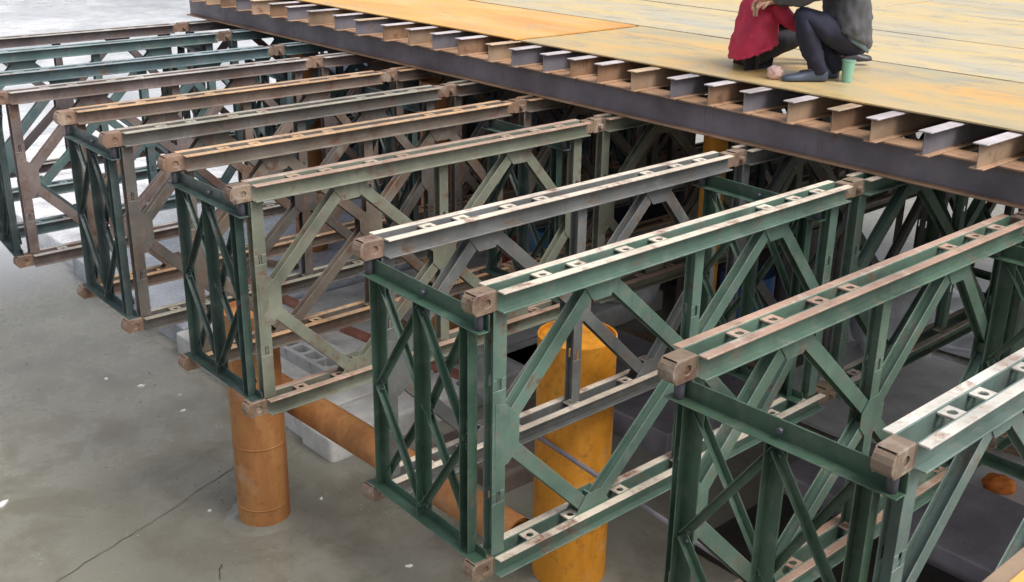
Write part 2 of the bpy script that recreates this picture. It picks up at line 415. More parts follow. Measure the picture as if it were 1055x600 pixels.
JZ = BZ+.2205
def joist(mat, top, ln):
    b = MB(); h = .15; fw = .085
    b.box(0, fw, 0, ln, 0, .009, 2); b.box(0, fw, 0, ln, h-.009, h, 1); b.box(fw/2-.0035, fw/2+.0035, .001, ln-.001, .0095, h-.0095, 0)
    return b.mesh('joist', [mat, top, beam_f])
cache = {}
vis = [x for x in allx if x <= .75]
names = ['first', 'second', 'third', 'fourth', 'fifth', 'sixth', 'seventh', 'eighth', 'ninth', 'tenth', 'eleventh', 'twelfth', 'thirteenth', 'fourteenth', 'fifteenth', 'sixteenth', 'seventeenth', 'eighteenth', 'nineteenth', 'twentieth',
         'twenty-first', 'twenty-second', 'twenty-third', 'twenty-fourth', 'twenty-fifth', 'twenty-sixth', 'twenty-seventh', 'twenty-eighth', 'twenty-ninth', 'thirtieth']
for i, x in enumerate(allx):
    k = pick[JX.index(x)] if x in JX else i % 3
    t = 1 if (i*7) % 5 == 0 else 0; key = (k, t)
    if key not in cache: cache[key] = joist(jmats[k], (jtop, jtopr)[t], 8.9)
    y = JY.get(x, 3.13 + random.uniform(-.02, .02)) if x < .8 else 2.95
    o = link('joist', cache[key], None, (x, y, JZ)); o.rotation_euler.z = random.uniform(-.012, .012)
    soften(o, .002)
    colr = ('rusty brown', 'purplish grey', 'light brown')[k]
    if x in vis:
        n_ = len(vis)-1-vis.index(x)
        tag(o, '%s steel joist end on the deck beam, %s from the right photo edge' % (colr, names[n_]), 'joist', 'joists in a row under the deck plates')
    else: tag(o, 'steel joist, %s one past the right photo edge' % names[allx.index(x)-len(vis)], 'joist', 'joists beyond the right edge')
PZ = JZ+.1515
def plate_mat(name, a, bcol, c, seed):
    m, n, b = new_mat(name); v0 = worldpos(n); mp = n.nodes.new('ShaderNodeMapping'); mp.inputs['Location'].default_value = (seed*3.1, seed*1.7, 0)
    mp.inputs['Rotation'].default_value = (0, 0, -.12*seed); mp.inputs['Scale'].default_value = (.55, 1.5, 1)
    n.links.new(v0, mp.inputs[0]); v = mp.outputs[0]
    f1 = noise(n, .9, 7, .6, v, .7); f2 = noise(n, 3.5, 9, .68, v, .5); f3 = noise(n, 40, 8, .7, v0)
    base = ramp(n, f1, [(.32, a), (.5, bcol), (.68, c)])
    base = mix(n, ramp(n, f2, [(.5, 0.), (.7, .7)]), base, tuple(x*.72 for x in c))
    base = mix(n, ramp(n, f2, [(.28, .6), (.42, 0.)]), base, (.62, .4, .2))
    base = mix(n, ramp(n, f3, [(.55, 0.), (.8, .3)]), base, (.25, .17, .12))
    n.links.new(base, b.inputs['Base Color'])
    n.links.new(ramp(n, f2, [(.35, .55), (.65, .25)]), b.inputs['Roughness'])
    bump(n, b, f2, .12, .01)
    return m
pm_or = plate_mat('plate_orange_rust', (.68, .31, .07), (.76, .42, .11), (.76, .52, .22), 1)
pm_mid = plate_mat('plate_mixed', (.70, .39, .11), (.57, .41, .18), (.42, .38, .26), 2)
pm_gr = plate_mat('plate_grey_yellow', (.69, .49, .18), (.61, .49, .27), (.48, .45, .36), 3)
plates = [ # x0,x1,y0,y1,mat,label
 (-9.9, -6.65, 3.42, 4.955, pm_or, 'orange rusty deck plate at the far left end of the front row'),
 (-6.64, -3.635, 3.42, 4.955, pm_or, 'orange rusty deck plate left of the dark seam, front row'),
 (-3.57, 6.5, 3.41, 4.955, pm_mid, 'long deck plate with the crouching person on it, orange to grey-yellow'),
 (-9.9, -6.1, 4.99, 6.60, pm_or, 'orange-tan deck plate at the top left behind the front row'),
 (-6.09, -3.06, 4.99, 6.60, pm_gr, 'pale deck plate behind the dark seam corner'),
 (-3.05, 6.5, 4.99, 6.60, pm_gr, 'pale deck plate just behind the crouching people, to the right'),
 (-9.9, -3.1, 6.65, 12.2, pm_gr, 'pale deck plate cut by the top edge, left of the red coat'),
 (-3.085, 6.5, 6.635, 8.45, pm_gr, 'greyish yellow deck plate third row back, right'),
 (-3.085, 6.5, 8.48, 12.2, pm_gr, 'greyish deck plate in the top right corner of the photo'),
]
for i, (x0, x1, y0, y1, mt, lab) in enumerate(plates):
    b = MB(); nx = max(2, int((x1-x0)/.4)); ny = max(2, int((y1-y0)/.4)); grid = {}
    for L_, z in ((0, 0), (1, .010)):
        for a in range(nx+1):
            for c in range(ny+1):
                X = x0+(x1-x0)*a/nx; Y = y0+(y1-y0)*c/ny
                wv = mn.noise(Vector((X*.6, Y*.6, i*5)))*.006+.007
                grid[L_, a, c] = b.bm.verts.new((X, Y+skew(X), z+wv))
    for a in range(nx):
        for c in range(ny):
            b.bm.faces.new([grid[1, a, c], grid[1, a+1, c], grid[1, a+1, c+1], grid[1, a, c+1]]).smooth = False
            b.bm.faces.new([grid[0, a, c], grid[0, a, c+1], grid[0, a+1, c+1], grid[0, a+1, c]])
    for a in range(nx):
        for c in (0, ny): b.bm.faces.new([grid[0, a, c], grid[0, a+1, c], grid[1, a+1, c], grid[1, a, c]])
    for c in range(ny):
        for a in (0, nx): b.bm.faces.new([grid[0, a, c], grid[0, a, c+1], grid[1, a, c+1], grid[1, a, c]])
    o = link('deck_plate', b.mesh('deck_plate', mt), None, (0, 0, PZ)); tag(o, lab, 'deck plate', 'steel deck plates')

# ------------------------------------------------------------------ piles, pipe
def pile_mat(name, c, c2, seed):
    m, n, b = new_mat(name); v = worldpos(n); vs = worldpos(n, (3, 3, .7))
    f1 = noise(n, 1.8, 7, .65, vs, .4); f2 = noise(n, 14, 9, .7, v)
    base = ramp(n, f1, [(.3, tuple(x*.75 for x in c)), (.5, c), (.7, c2)])
    base = mix(n, ramp(n, f2, [(.52, 0.), (.72, .6)]), base, (.2, .085, .035))
    base = mix(n, ramp(n, noise(n, 3, 5, .5, v), [(.62, 0.), (.75, .35)]), base, (.6, .52, .42))
    n.links.new(base, b.inputs['Base Color']); n.links.new(ramp(n, f2, [(.3, .4), (.7, .7)]), b.inputs['Roughness'])
    bump(n, b, f2, .2, .004); return m
def pile(x, y, r, z1, mat, label, rings=()):
    b = MB(); th = .012
    b.tube((0, 0, z1-GZ-.05), (0, 0, z1-GZ-.03), r-.014, seg=48)
    b.tube((0, 0, -.3), (0, 0, z1-GZ), r, seg=48, cap=False); b.tube((0, 0, -.3), (0, 0, z1-GZ), r-th, seg=48, cap=False)
    n_ = 48
    for k in range(n_):
        a0, a1 = 2*math.pi*k/n_, 2*math.pi*(k+1)/n_; z = z1-GZ
        b.bm.faces.new([b.bm.verts.new((math.cos(a)*rr, math.sin(a)*rr, z)) for a, rr in ((a0, r-th), (a1, r-th), (a1, r), (a0, r))])
    o = link('steel_pile', b.mesh('steel_pile', mat), None, (x, y, GZ)); tag(o, label, 'pile', 'steel pipe piles')
    for z in rings:   # weld beads
        c = MB(); 
        c.tube((0, 0, z-.006), (0, 0, z+.006), r+.004, seg=48, cap=True)
        link('weld_seam', c.mesh('weld_seam', mat), o)
    return o
rust_p = pile_mat('pile_rust', (.40, .17, .055), (.5, .25, .09), 1)
yel_p = pile_mat('pile_yellow', (.70, .28, .018), (.76, .34, .03), 2)
yel2_p = pile_mat('pile_orange', (.55, .24, .04), (.66, .32, .06), 5)
red_p = pile_mat('pile_red', (.42, .15, .06), (.5, .2, .08), 3)
pile(-3.50, .66, .205, -1.3, rust_p, 'rusty orange steel pile standing in the mud under the girder ends', (.16, .7, 1.3))
pile(-1.37, 2.0, .275, -1.17, yel_p, 'thick ochre yellow steel pile, lower middle of the photo', (.5,))
pile(-1.93, 4.1, .10, -.1, yel_p, 'thin yellow steel post showing as a strip in the dark under the deck')
pile(-5.3, 3.9, .2, -.2, rust_p, 'rust brown pile standing in the dark under the deck, left of middle')
pile(-8.4, 4.2, .2, -.2, rust_p, 'rust brown pile in the dark under the far end of the deck')
b = MB(); b.tube((-3.9, 1.03, -2.2), (-.95, 1.10, -2.2), .125, seg=40, cap=False); b.tube((-3.9, 1.03, -2.2), (-.95, 1.10, -2.2), .112, seg=40, cap=False)
pp = link('steel_pipe', b.mesh('steel_pipe', rust_p)); tag(pp, 'rusty orange pipe running level from the rusty pile under the girders', 'pipe')
b = MB(); b.tube((-2.4, 1.78, -1.86), (.3, 1.60, -1.96), .018, seg=16)
pp = link('steel_rod', b.mesh('steel_rod', beam_m)); tag(pp, 'thin grey rod crossing in front of the yellow pile', 'rod')

# ------------------------------------------------------------------ pontoons / steel boxes on the mud
def rounded_box(name, x0, x1, y0, y1, z0, z1, r, mat, label, group=None, cat='steel box'):
    b = MB(); vs = b.box(x0, x1, y0, y1, z0, z1, 0)
    bmesh.ops.bevel(b.bm, geom=list({e for v in vs for e in v.link_edges}), offset=r, segments=4, affect='EDGES', profile=.5)
    o = link(name, b.mesh(name, mat)); tag(o, label, cat, group); return o
pont = painted('pontoon_pale', (.56, .55, .53), rust=(.36, .3, .26), amount=.25, rough=.3, dust=(.72, .7, .66), dustamt=.5)
pside = painted('pontoon_blue', (.40, .42, .47), rust=(.3, .26, .22), amount=.2, rough=.25, dust=(.6, .6, .6), dustamt=.3)
pplm = painted('pontoon_purple', (.23, .21, .235), rust=(.13, .1, .09), amount=.2, rough=.32, dustamt=.1)
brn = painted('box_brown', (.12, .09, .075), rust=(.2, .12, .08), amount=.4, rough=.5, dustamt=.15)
GP = 'flat steel boxes lying on the mud'
PT = -2.87
rounded_box('steel_pontoon', -4.38, -3.86, 1.53, 5.0, GZ-.05, PT, .05, pont, 'pale steel pontoon with rounded corner beside the rusty pipe', GP, 'pontoon')
rounded_box('steel_pontoon', -6.96, -4.41, 1.58, 6.6, GZ-.05, PT-.01, .03, pont, 'pale grey steel pontoon with a pallet on it, left of the rusty pile', GP, 'pontoon')
rounded_box('steel_pontoon', -10.1, -7.0, 1.68, 6.6, GZ-.05, PT, .03, pside, 'long blue-grey pontoon under the left girder ends', GP, 'pontoon')
pont_glare = painted('pontoon_sky_glare', (.78, .78, .8), rust=(.6, .56, .52), amount=.15, rough=.22, dust=(.85, .85, .86), dustamt=.5)  # white base colour stands in for sky reflected off the wet surface
rounded_box('steel_pontoon', -17.0, -10.15, 1.76, 5.2, GZ-.05, PT, .03, pont_glare, 'pontoon with sky glare painted white on it, far left behind the girders', GP, 'pontoon')
rounded_box('steel_box', -4.25, -2.0, 3.85, 5.3, GZ-.05, PT, .02, pplm, 'dull purple-grey steel box behind the yellow pile', 'purplish steel boxes under the girders')
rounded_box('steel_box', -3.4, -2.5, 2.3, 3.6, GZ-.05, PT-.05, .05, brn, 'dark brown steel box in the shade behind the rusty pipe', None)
rounded_box('steel_box', -1.0, 2.2, 4.08, 5.15, GZ-.05, PT, .02, pplm, 'purple-grey steel box seen between the legs of the nearest girder', 'purplish steel boxes under the girders')
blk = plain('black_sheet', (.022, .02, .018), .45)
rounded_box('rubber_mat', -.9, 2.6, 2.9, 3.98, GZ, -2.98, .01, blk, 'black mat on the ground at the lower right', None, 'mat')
# pallet with dark openings
pal = painted('pallet_white', (.5, .5, .5), amount=.1, rough=.5)
b = MB(); W, Lg = .42, .95
b.box(0, Lg, 0, W, 0, .03, 0, bev=.004)
for i in range(5): b.box(i*(Lg-.05)/4, i*(Lg-.05)/4+.05, .0, W, .031, .11, 0)
for j in range(3): b.box(.001, Lg-.001, j*(W-.05)/2, j*(W-.05)/2+.05, .032, .1115, 0)
pl = link('pallet', b.mesh('pallet', pal), None, (-5.85, 2.12, -2.878), (0, 0, .02)); tag(pl, 'pale pallet with dark square openings lying on the grey pontoon', 'pallet')

# ------------------------------------------------------------------ under-deck clutter
shade_navy_m = painted('shade_navy', (.018, .026, .06), rust=(.06, .04, .035), amount=.3, rough=.45, dustamt=.08)  # dark ribbed blocks added to deepen the shade under the deck
shade_maroon_m = painted('shade_maroon', (.05, .03, .035), rust=(.08, .05, .04), amount=.3, rough=.5, dustamt=.08)
def shade_hull(x0, x1, y0, y1, z1, mat, label):
    b = MB(); b.box(x0, x1, y0, y1, GZ-.05, z1, 0, bev=.05)
    n_ = int((x1-x0)/.45)
    for k in range(n_+1): 
        x = x0+.1+(x1-x0-.2)*k/n_; b.box(x-.03, x+.03, y0-.05, y0-.001, GZ, z1-.1, 0)
    b.box(x0+.05, x1-.05, y0-.07, y0-.0515, z1-.3, z1-.22, 0)
    o = link('shade_block', b.mesh('shade_block', mat)); tag(o, label, 'dark_filler'); return o
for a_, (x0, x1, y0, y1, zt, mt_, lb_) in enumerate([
  (-11.9, -10.2, 5.9, 7.4, -1.0, shade_navy_m, 'navy ribbed block added as darkness beyond the left end of the deck'),
  (-9.6, -7.7, 6.2, 8.0, -.8, shade_maroon_m, 'maroon ribbed block added as darkness under the left part of the deck'),
  (-7.4, -5.4, 6.4, 8.2, -.75, shade_navy_m, 'navy ribbed block added as darkness left of the middle under the deck'),
  (-5.0, -3.3, 7.3, 9.0, -1.5, shade_maroon_m, 'maroon ribbed block added as darkness behind the middle girders under the deck'),
  ]): shade_hull(x0, x1, y0, y1, zt, mt_, lb_)
def drum(x, y, z, c, label, r=.29, h=.88):
    b = MB(); prof = [(0, .97), (.0, 1), (.3, 1), (.33, 1.04), (.36, 1), (.64, 1), (.67, 1.04), (.7, 1), (1, 1), (1, .97)]
    for (a, ra), (c_, rc) in zip(prof, prof[1:]):
        if c_ > a: b.tube((0, 0, a*h), (0, 0, c_*h), ra*r, rc*r, seg=28, cap=False)
    b.tube((0, 0, .0), (0, 0, .01), r*.97, seg=28); b.tube((0, 0, h-.02), (0, 0, h-.01), r*.985, seg=28)
    b.tube((r*.6, 0, h-.01), (r*.6, 0, h+.015), .03, seg=10)
    o = link('oil_drum', b.mesh('oil_drum', painted('drum_paint', c, amount=.2)), None, (x, y, z)); tag(o, label, 'drum', 'drums under the deck'); return o
drum(-5.1, 5.4, PT-.01, (.03, .16, .35), 'blue drum standing upright on the pale pontoon under the deck')
drum(-6.4, 5.9, PT-.01, (.32, .04, .035), 'red drum standing on the pale pontoon under the deck')
drum(-3.1, 6.4, GZ, (.03, .1, .28), 'dark blue drum standing on the mud deep under the deck')
drum(-8.1, 5.6, PT, (.25, .06, .05), 'dull red drum on the blue-grey pontoon under the far deck end')
drum(.2, 7.4, GZ, (.35, .14, .04), 'orange drum on the mud under the right part of the deck')
sack_m = plain('sack_white', (.62, .62, .66), .7, .2)
def sack(x, y, z, sx, sy, sz, rz, label, m=sack_m):
    b = MB(); bmesh.ops.create_icosphere(b.bm, subdivisions=4, radius=1)
    for v in b.bm.verts:
        c = v.co; p = 2.6
        k = (abs(c.x)**p+abs(c.y)**p+abs(c.z)**p)**(-1/p); c = c*k
        nn = mn.noise(c*2.2+Vector((x, y, 0)))*.14+mn.noise(c*6+Vector((x, y, 0)))*.05
        c = c*(1+nn); v.co = Vector((c.x*sx, c.y*sy, (c.z+.85)*sz))
        if v.co.z < 0: v.co.z = 0
    for f in b.bm.faces: f.smooth = True
    b.box(-sx*.12, sx*.12, -sy*.12, sy*.12, sz*1.6, sz*2.0, 0, bev=.01)
    o = link('sack', b.mesh('sack', m), None, (x, y, z), (0, 0, rz)); tag(o, label, 'sack', 'white sacks under the deck'); return o
sack(-4.5, 6.0, PT, .4, .3, .35, .4, 'white bulk sack on the pontoon edge under the deck')
sack(-7.4, 5.0, PT, .35, .3, .25, .9, 'small white sack on the blue-grey pontoon under the far girders')
sack(-5.7, 4.9, PT-.01, .3, .2, .16, .2, 'low white sack lying beside the blue drum')
sack(-1.9, 7.5, GZ, .45, .35, .45, .7, 'large white sack on the mud behind the green girders')

orange_m = plain('vest_orange', (.7, .2, .03), .7, .2, 12)
o = sack(.25, 5.5, GZ+.06, .13, .1, .07, .5, 'small orange bundle on the added pale slab behind the purple-grey box', orange_m); o.name = 'bundle'; o['category'] = 'bundle'; del o['group']
# white sheet added to stand for lit ground glimpsed under the girders at right
def lit_sheet(x0, x1, y0, y1, z, label, m):
    b = MB(); n_ = 40; G = []
    for a in range(n_+1):
        row = []
        for c in range(n_+1):
            X = x0+(x1-x0)*a/n_; Y = y0+(y1-y0)*c/n_
            X += mn.noise(Vector((Y*1.3, 7, x0)))*.12; Y += mn.noise(Vector((X*1.3, 3, y0)))*.12
            h = .03+abs(mn.noise(Vector((X*2.2, Y*2.2, 1))))*.14+mn.noise(Vector((X*7, Y*6, 1)))*.02
            if a in (0, n_) or c in (0, n_): h = .004
            row.append(b.bm.verts.new((X, Y, z+h)))
        G.append(row)
    for a in range(n_):
        for c in range(n_): b.bm.faces.new((G[a][c], G[a+1][c], G[a+1][c+1], G[a][c+1])).smooth = True
    o = link('lit_ground_sheet', b.mesh('lit_ground_sheet', m)); o.modifiers.new('thick', 'SOLIDIFY').thickness = .003; tag(o, label, 'lit_ground_sheet'); return o
lit_sheet_m = plain('lit_sheet_white', (.85, .88, .95), .5, .12, 3)
lit_slab_m = plain('lit_slab_pale', (.62, .61, .6), .5, .25, 2.5, .3)  # pale slab added to brighten the mud in the deck's shade
rounded_box('lit_mud_slab', -2.3, 1.9, 5.35, 7.7, GZ, GZ+.06, .01, lit_slab_m, 'pale slab added to brighten the shaded mud beyond the nearest girders', None, 'added slab')
lit_sheet(-2.7, -.2, 8.0, 9.8, GZ, 'crumpled bluish white sheet added for the lit ground behind the nearest girders', lit_sheet_m)

# ------------------------------------------------------------------ scraps of foam and paper on the mud
foam = plain('foam_white', (.8, .8, .78), .7, .05)
def ground_z(x, y): return GZ-.012 + mn.noise(Vector((x*.45, y*.45, 0)))*.022 + mn.noise(Vector((x*1.9, y*1.9, 3)))*.008
def scrap(x, y, s_, label, seed):
    rr = random.Random(seed); b = MB(); n_ = 9; top = []; bot = []
    for k in range(n_):
        a = 2*math.pi*k/n_; q = s_*rr.uniform(.55, 1.1)
        top.append(b.bm.verts.new((math.cos(a)*q*1.3, math.sin(a)*q*.8, s_*rr.uniform(.25, .5)))); bot.append(b.bm.verts.new((math.cos(a)*q*1.2, math.sin(a)*q*.7, -.004)))
    b.bm.faces.new(top); b.bm.faces.new(bot[::-1])
    for k in range(n_): b.bm.faces.new((bot[k], bot[(k+1) % n_], top[(k+1) % n_], top[k]))
    o = link('foam_scrap', b.mesh('foam_scrap', foam), None, (x, y, ground_z(x, y)), (0, 0, rr.uniform(0, 3))); tag(o, label, 'scrap', 'white scraps on the mud')
scrap(-6.78, .72, 0.027, 'small white scrap on the mud, left one of the pair below the left girder ends', 1)
scrap(-6.4, .92, 0.031, 'small white scrap on the mud, right one of the pair below the left girder ends', 2)
scrap(-5.64, 1.0, 0.027, 'tiny pale scrap on the mud close above the rusty pile', 3)
scrap(-5.05, -.87, 0.051, 'largest white scrap on the mud at the left photo edge', 4)
scrap(-2.19, 1.13, 0.024, 'white scrap on the mud under the green frame left of the yellow pile', 5)
scrap(-3.42, 1.14, 0.020, 'pale scrap on the mud just right of the rusty pile', 6)
scrap(-5.97, 1.13, 0.017, 'tiny pale speck by the pontoon edge near the rusty pile', 8)
scrap(-3.85, .35, 0.020, 'small pale chip on the mud touching the crack left of the rusty pile', 7)

# near plate corner at the lower right
b = MB(); b.box(0, 2.2, -2.6, .6, 0, .012, 0, bev=.003)
o = link('landing_plate', b.mesh('landing_plate', pm_or), None, (2.662, -.5, .29)); tag(o, 'orange-yellow steel plate corner at the bottom right corner of the photo', 'steel plate')
b = MB(); b.box(-.045, -.001, -2.6, .6, -.05, .004, 0, bev=.003)
link('edge_angle', b.mesh('edge_angle', jmats[2]), o)

# ------------------------------------------------------------------ people
AR = Vector((.671, .741, 0)); AF = Vector((-.741, .671, 0)); A0 = Vector((-.81, 3.84, PZ+.021))
def W3(p): return A0 + AR*p[0] + AF*p[1] + Vector((0, 0, p[2]))
def skin(name, joints, edges, root, mat, parent=None, lvl=2, smooth=True):
    """joints {key: (r, f, z, radius)}"""
    keys = list(joints); me = bpy.data.meshes.new(name)
    me.from_pydata([W3(joints[k]) for k in keys], [(keys.index(a), keys.index(c)) for a, c in edges], [])
    o = bpy.data.objects.new(name, me); COL.objects.link(o)
    sm = o.modifiers.new('skin', 'SKIN'); sm.use_smooth_shade = True
    for i, k in enumerate(keys):
        sv = me.skin_vertices[0].data[i]; rd = joints[k][3]
        sv.radius = (rd, rd) if not isinstance(rd, tuple) else rd; sv.use_root = (k == root)
    ss = o.modifiers.new('sub', 'SUBSURF'); ss.levels = lvl; ss.render_levels = lvl
    dg_ = bpy.context.evaluated_depsgraph_get(); ev = o.evaluated_get(dg_)
    m2 = bpy.data.meshes.new_from_object(ev); m2.name = name
    o.modifiers.clear(); o.data = m2; m2.materials.clear(); m2.materials.append(mat)
    for p_ in m2.polygons: p_.use_smooth = True
    if parent: o.parent = parent
    return o
def loft(name, rings, mat, parent, seg=28, tilt=()):
    """rings: (r, f, z, half width in r, half width in f)"""
    b = MB(); RR = []
    for i_, (r_, f_, z_, a_, c_) in enumerate(rings):
        tl = tilt[i_] if i_ < len(tilt) else 0
        RR.append([b.bm.verts.new(W3((r_+math.cos(2*math.pi*k/seg)*a_, f_+math.sin(2*math.pi*k/seg)*c_, z_-tl*math.cos(2*math.pi*k/seg)))) for k in range(seg)])
    for q, t in zip(RR, RR[1:]):
        for k in range(seg): b.bm.faces.new((q[k], q[(k+1) % seg], t[(k+1) % seg], t[k])).smooth = True
    b.bm.faces.new(RR[-1])
    o = link(name, b.mesh(name, mat), parent); sb = o.modifiers.new('s', 'SUBSURF'); sb.levels = sb.render_levels = 2
    dg_ = bpy.context.evaluated_depsgraph_get(); m2 = bpy.data.meshes.new_from_object(o.evaluated_get(dg_)); o.modifiers.clear(); o.data = m2
    return o
def join_into(o, other):
    bm = bmesh.new(); bm.from_mesh(o.data); bm.from_mesh(other.data); bm.to_mesh(o.data); bm.free()
    bpy.data.objects.remove(other)
def wrinkle(o, amp, sc_):
    for v in o.data.vertices:
        nn = v.normal; v.co = v.co + nn*(mn.noise(v.co*sc_)*amp + mn.noise(v.co*sc_*2.3+Vector((3, 1, 7)))*amp*.5)
def lerp(a, b_, t): return tuple(a[i]+(b_[i]-a[i])*t for i in range(3))
skin_m = plain('skin', (.5, .3, .21), .5, .08, 9)
hair_m = plain('hair', (.015, .012, .01), .5)
navy_m = plain('trouser_navy', (.014, .016, .036), .8, .3, 9, .6)
grey_m = plain('jacket_grey', (.085, .088, .10), .8, .25, 5, .7)
hem_m = plain('jacket_lining', (.08, .13, .14), .8)
red_m = plain('coat_red', (.48, .025, .07), .75, .25, 5, .7)
blackc = plain('cloth_black', (.012, .012, .018), .8)
shoe_m = plain('shoe_blue', (.045, .065, .095), .45, .2)
shoe_b = plain('shoe_black', (.03, .028, .035), .4, .2)
def person(J, clothes, name_label):
    """J joints; one continuous body, clothes as children"""
    rj = {k: (*J[k][:3], J[k][3]) for k in J}
    E_ = [('hip', 'belly'), ('belly', 'chest'), ('chest', 'neck'), ('neck', 'jaw'), ('jaw', 'skull'), ('skull', 'crown'),
          ('chest', 'shR'), ('shR', 'elR'), ('elR', 'wrR'), ('wrR', 'paR'), ('chest', 'shL'), ('shL', 'elL'), ('elL', 'wrL'), ('wrL', 'paL'),
          ('hip', 'hiR'), ('hiR', 'knR'), ('knR', 'anR'), ('anR', 'toR'), ('hip', 'hiL'), ('hiL', 'knL'), ('knL', 'anL'), ('anL', 'toL')]
    body = skin('person', rj, E_, 'hip', skin_m, None, 2)
    return body
def fingers(body_mesh_list, wr, pa, spread, name='hand'): pass
def shoe(heel, toe, up, mat, parent, w_=.047):
    """heel, toe: local points on the sole; shaped shoe with a separate sole edge"""
    h, t = Vector(heel), Vector(toe); ax = (t-h).normalized(); up = Vector(up).normalized(); sd_ = ax.cross(up).normalized(); up = sd_.cross(ax); L = (t-h).length
    st = [(0, .65, .085), (.08, .88, .105), (.25, .9, .11), (.42, .84, .085), (.6, .98, .058), (.78, 1.05, .05), (.92, .85, .042), (1, .45, .03)]
    b = MB(); rings = []
    for t_, ww, hh in st:
        ring = []
        for k in range(12):
            a = 2*math.pi*k/12; x = math.cos(a)*ww*w_; z = math.sin(a)
            z = .0 if z < -.3 else (z+.3)/1.3*hh
            if z == 0: x *= 1.08
            p_ = h+ax*(t_*L)+sd_*x+up*z; ring.append(b.bm.verts.new(W3(p_)))
        rings.append(ring)
    for q, s_ in zip(rings, rings[1:]):
        for k in range(12): b.bm.faces.new((q[k], q[(k+1) % 12], s_[(k+1) % 12], s_[k])).smooth = True
    b.bm.faces.new(rings[0][::-1]); b.bm.faces.new(rings[-1])
    o = link('shoe', b.mesh('shoe', mat), parent); sb = o.modifiers.new('s', 'SUBSURF'); sb.levels = sb.render_levels = 1; return o
def hand(wr, pa, side, parent):
    """five finger chains rooted in the palm"""
    w_, p_ = Vector(wr), Vector(pa); ax = (p_-w_).normalized(); dn = Vector((0, 0, -1)); sd_ = ax.cross(dn).normalized()
    if sd_.length < .1: sd_ = Vector((0, 1, 0))
    dn = sd_.cross(ax)
    if dn.z > 0: dn = -dn
    J = {'w': (*w_, .026), 'p': (*(p_), .03)}; E_ = [('w', 'p')]
    for i, (off, ln) in enumerate(((-.03, .062), (-.01, .075), (.011, .07), (.03, .055))):
        q0 = p_+sd_*off*side+ax*.012; q1 = q0+ax*ln*.5+dn*.012; q2 = q1+ax*ln*.3+dn*.03; q3 = q2+dn*.026
        for n_, q in zip('abcd', (q0, q1, q2, q3)): J['%d%s' % (i, n_)] = (*q, .0095 if n_ != 'd' else .0075)
        E_ += [('p', '%da' % i), ('%da' % i, '%db' % i), ('%db' % i, '%dc' % i), ('%dc' % i, '%dd' % i)]
    t0 = w_+(p_-w_)*.5-sd_*.03*side; t1 = t0-sd_*.028*side+ax*.03+dn*.01; t2 = t1+ax*.03+dn*.012
    J['ta'] = (*t0, .013); J['tb'] = (*t1, .011); J['tc'] = (*t2, .009); E_ += [('w', 'ta'), ('ta', 'tb'), ('tb', 'tc')]
    return skin('hand', J, E_, 'p', skin_m, parent, 1)
def head_bits(J, face, parent):
    """nose, eyes, ears, hair on the skull ; face = unit dir the head looks at"""
    s_ = Vector(J['skull'][:3]); f = Vector(face).normalized(); up = Vector((0, 0, 1)); up = (up-f*up.dot(f)).normalized(); sd_ = f.cross(up)
    for sgn in (-1, 1):
        b = MB(); bmesh.ops.create_uvsphere(b.bm, u_segments=12, v_segments=8, radius=.012)
        link('eye', b.mesh('eye', hair_m), parent, W3(s_+f*.088+sd_*.032*sgn+up*-.005))
        b = MB(); bmesh.ops.create_uvsphere(b.bm, u_segments=12, v_segments=8, radius=1)
        e = link('ear', b.mesh('ear', skin_m), parent, W3(s_+sd_*.088*sgn-up*.015)); e.scale = (.018, .018, .032)
    b = MB(); b.tube(W3(s_+f*.084+up*.0), W3(s_+f*.108-up*.04), .008, .016, seg=10); link('nose', b.mesh('nose', skin_m), parent)
    b = MB(); b.tube(W3(s_+f*.083-up*.068+sd_*.025), W3(s_+f*.083-up*.068-sd_*.025), .006, seg=8); link('mouth', b.mesh('mouth', red_m), parent)
    b = MB(); bmesh.ops.create_icosphere(b.bm, subdivisions=4, radius=.108)
    c = W3(s_-f*.012+up*.022); fw = (AR*f.x+AF*f.y+Vector((0, 0, f.z)))
    for v in list(b.bm.verts):
        if v.co.dot(fw) > .05 and v.co.z < .045 or v.co.z < -.05: b.bm.verts.remove(v); continue
        v.co *= 1+mn.noise(v.co*30)*.05; 
    for fc in b.bm.faces: fc.smooth = True
    link('hair', b.mesh('hair', hair_m), parent, c)
# grey-jacketed person, squatting
G = dict(hip=(.15, .12, .27, .09), belly=(.17, .12, .40, .12), chest=(.09, .12, .63, .125), neck=(-.02, .12, .80, .05), jaw=(-.07, .12, .87, .062), skull=(-.085, .12, .96, .088), crown=(-.085, .12, 1.0, .075),
         shR=(.04, -.05, .70, .06), elR=(-.24, .0, .56, .042), wrR=(-.42, .16, .55, .027), paR=(-.48, .2, .53, .03),
         shL=(.04, .29, .70, .06), elL=(-.2, .36, .53, .042), wrL=(-.38, .34, .50, .027), paL=(-.44, .33, .48, .03),
         hiR=(.14, .03, .27, .09), knR=(-.24, .0, .45, .062), anR=(-.075, .0, .085, .038), toR=(-.2, -.01, .028, .018),
         hiL=(.14, .21, .27, .09), knL=(-.2, .27, .45, .062), anL=(.08, .14, .09, .038), toL=(-.05, .17, .028, .018))
pg = person(G, None, ''); tag(pg, 'person in a dark grey jacket and navy trousers squatting on the deck plates', 'person')
def S(J, k, r): return (*J[k][:3], r)
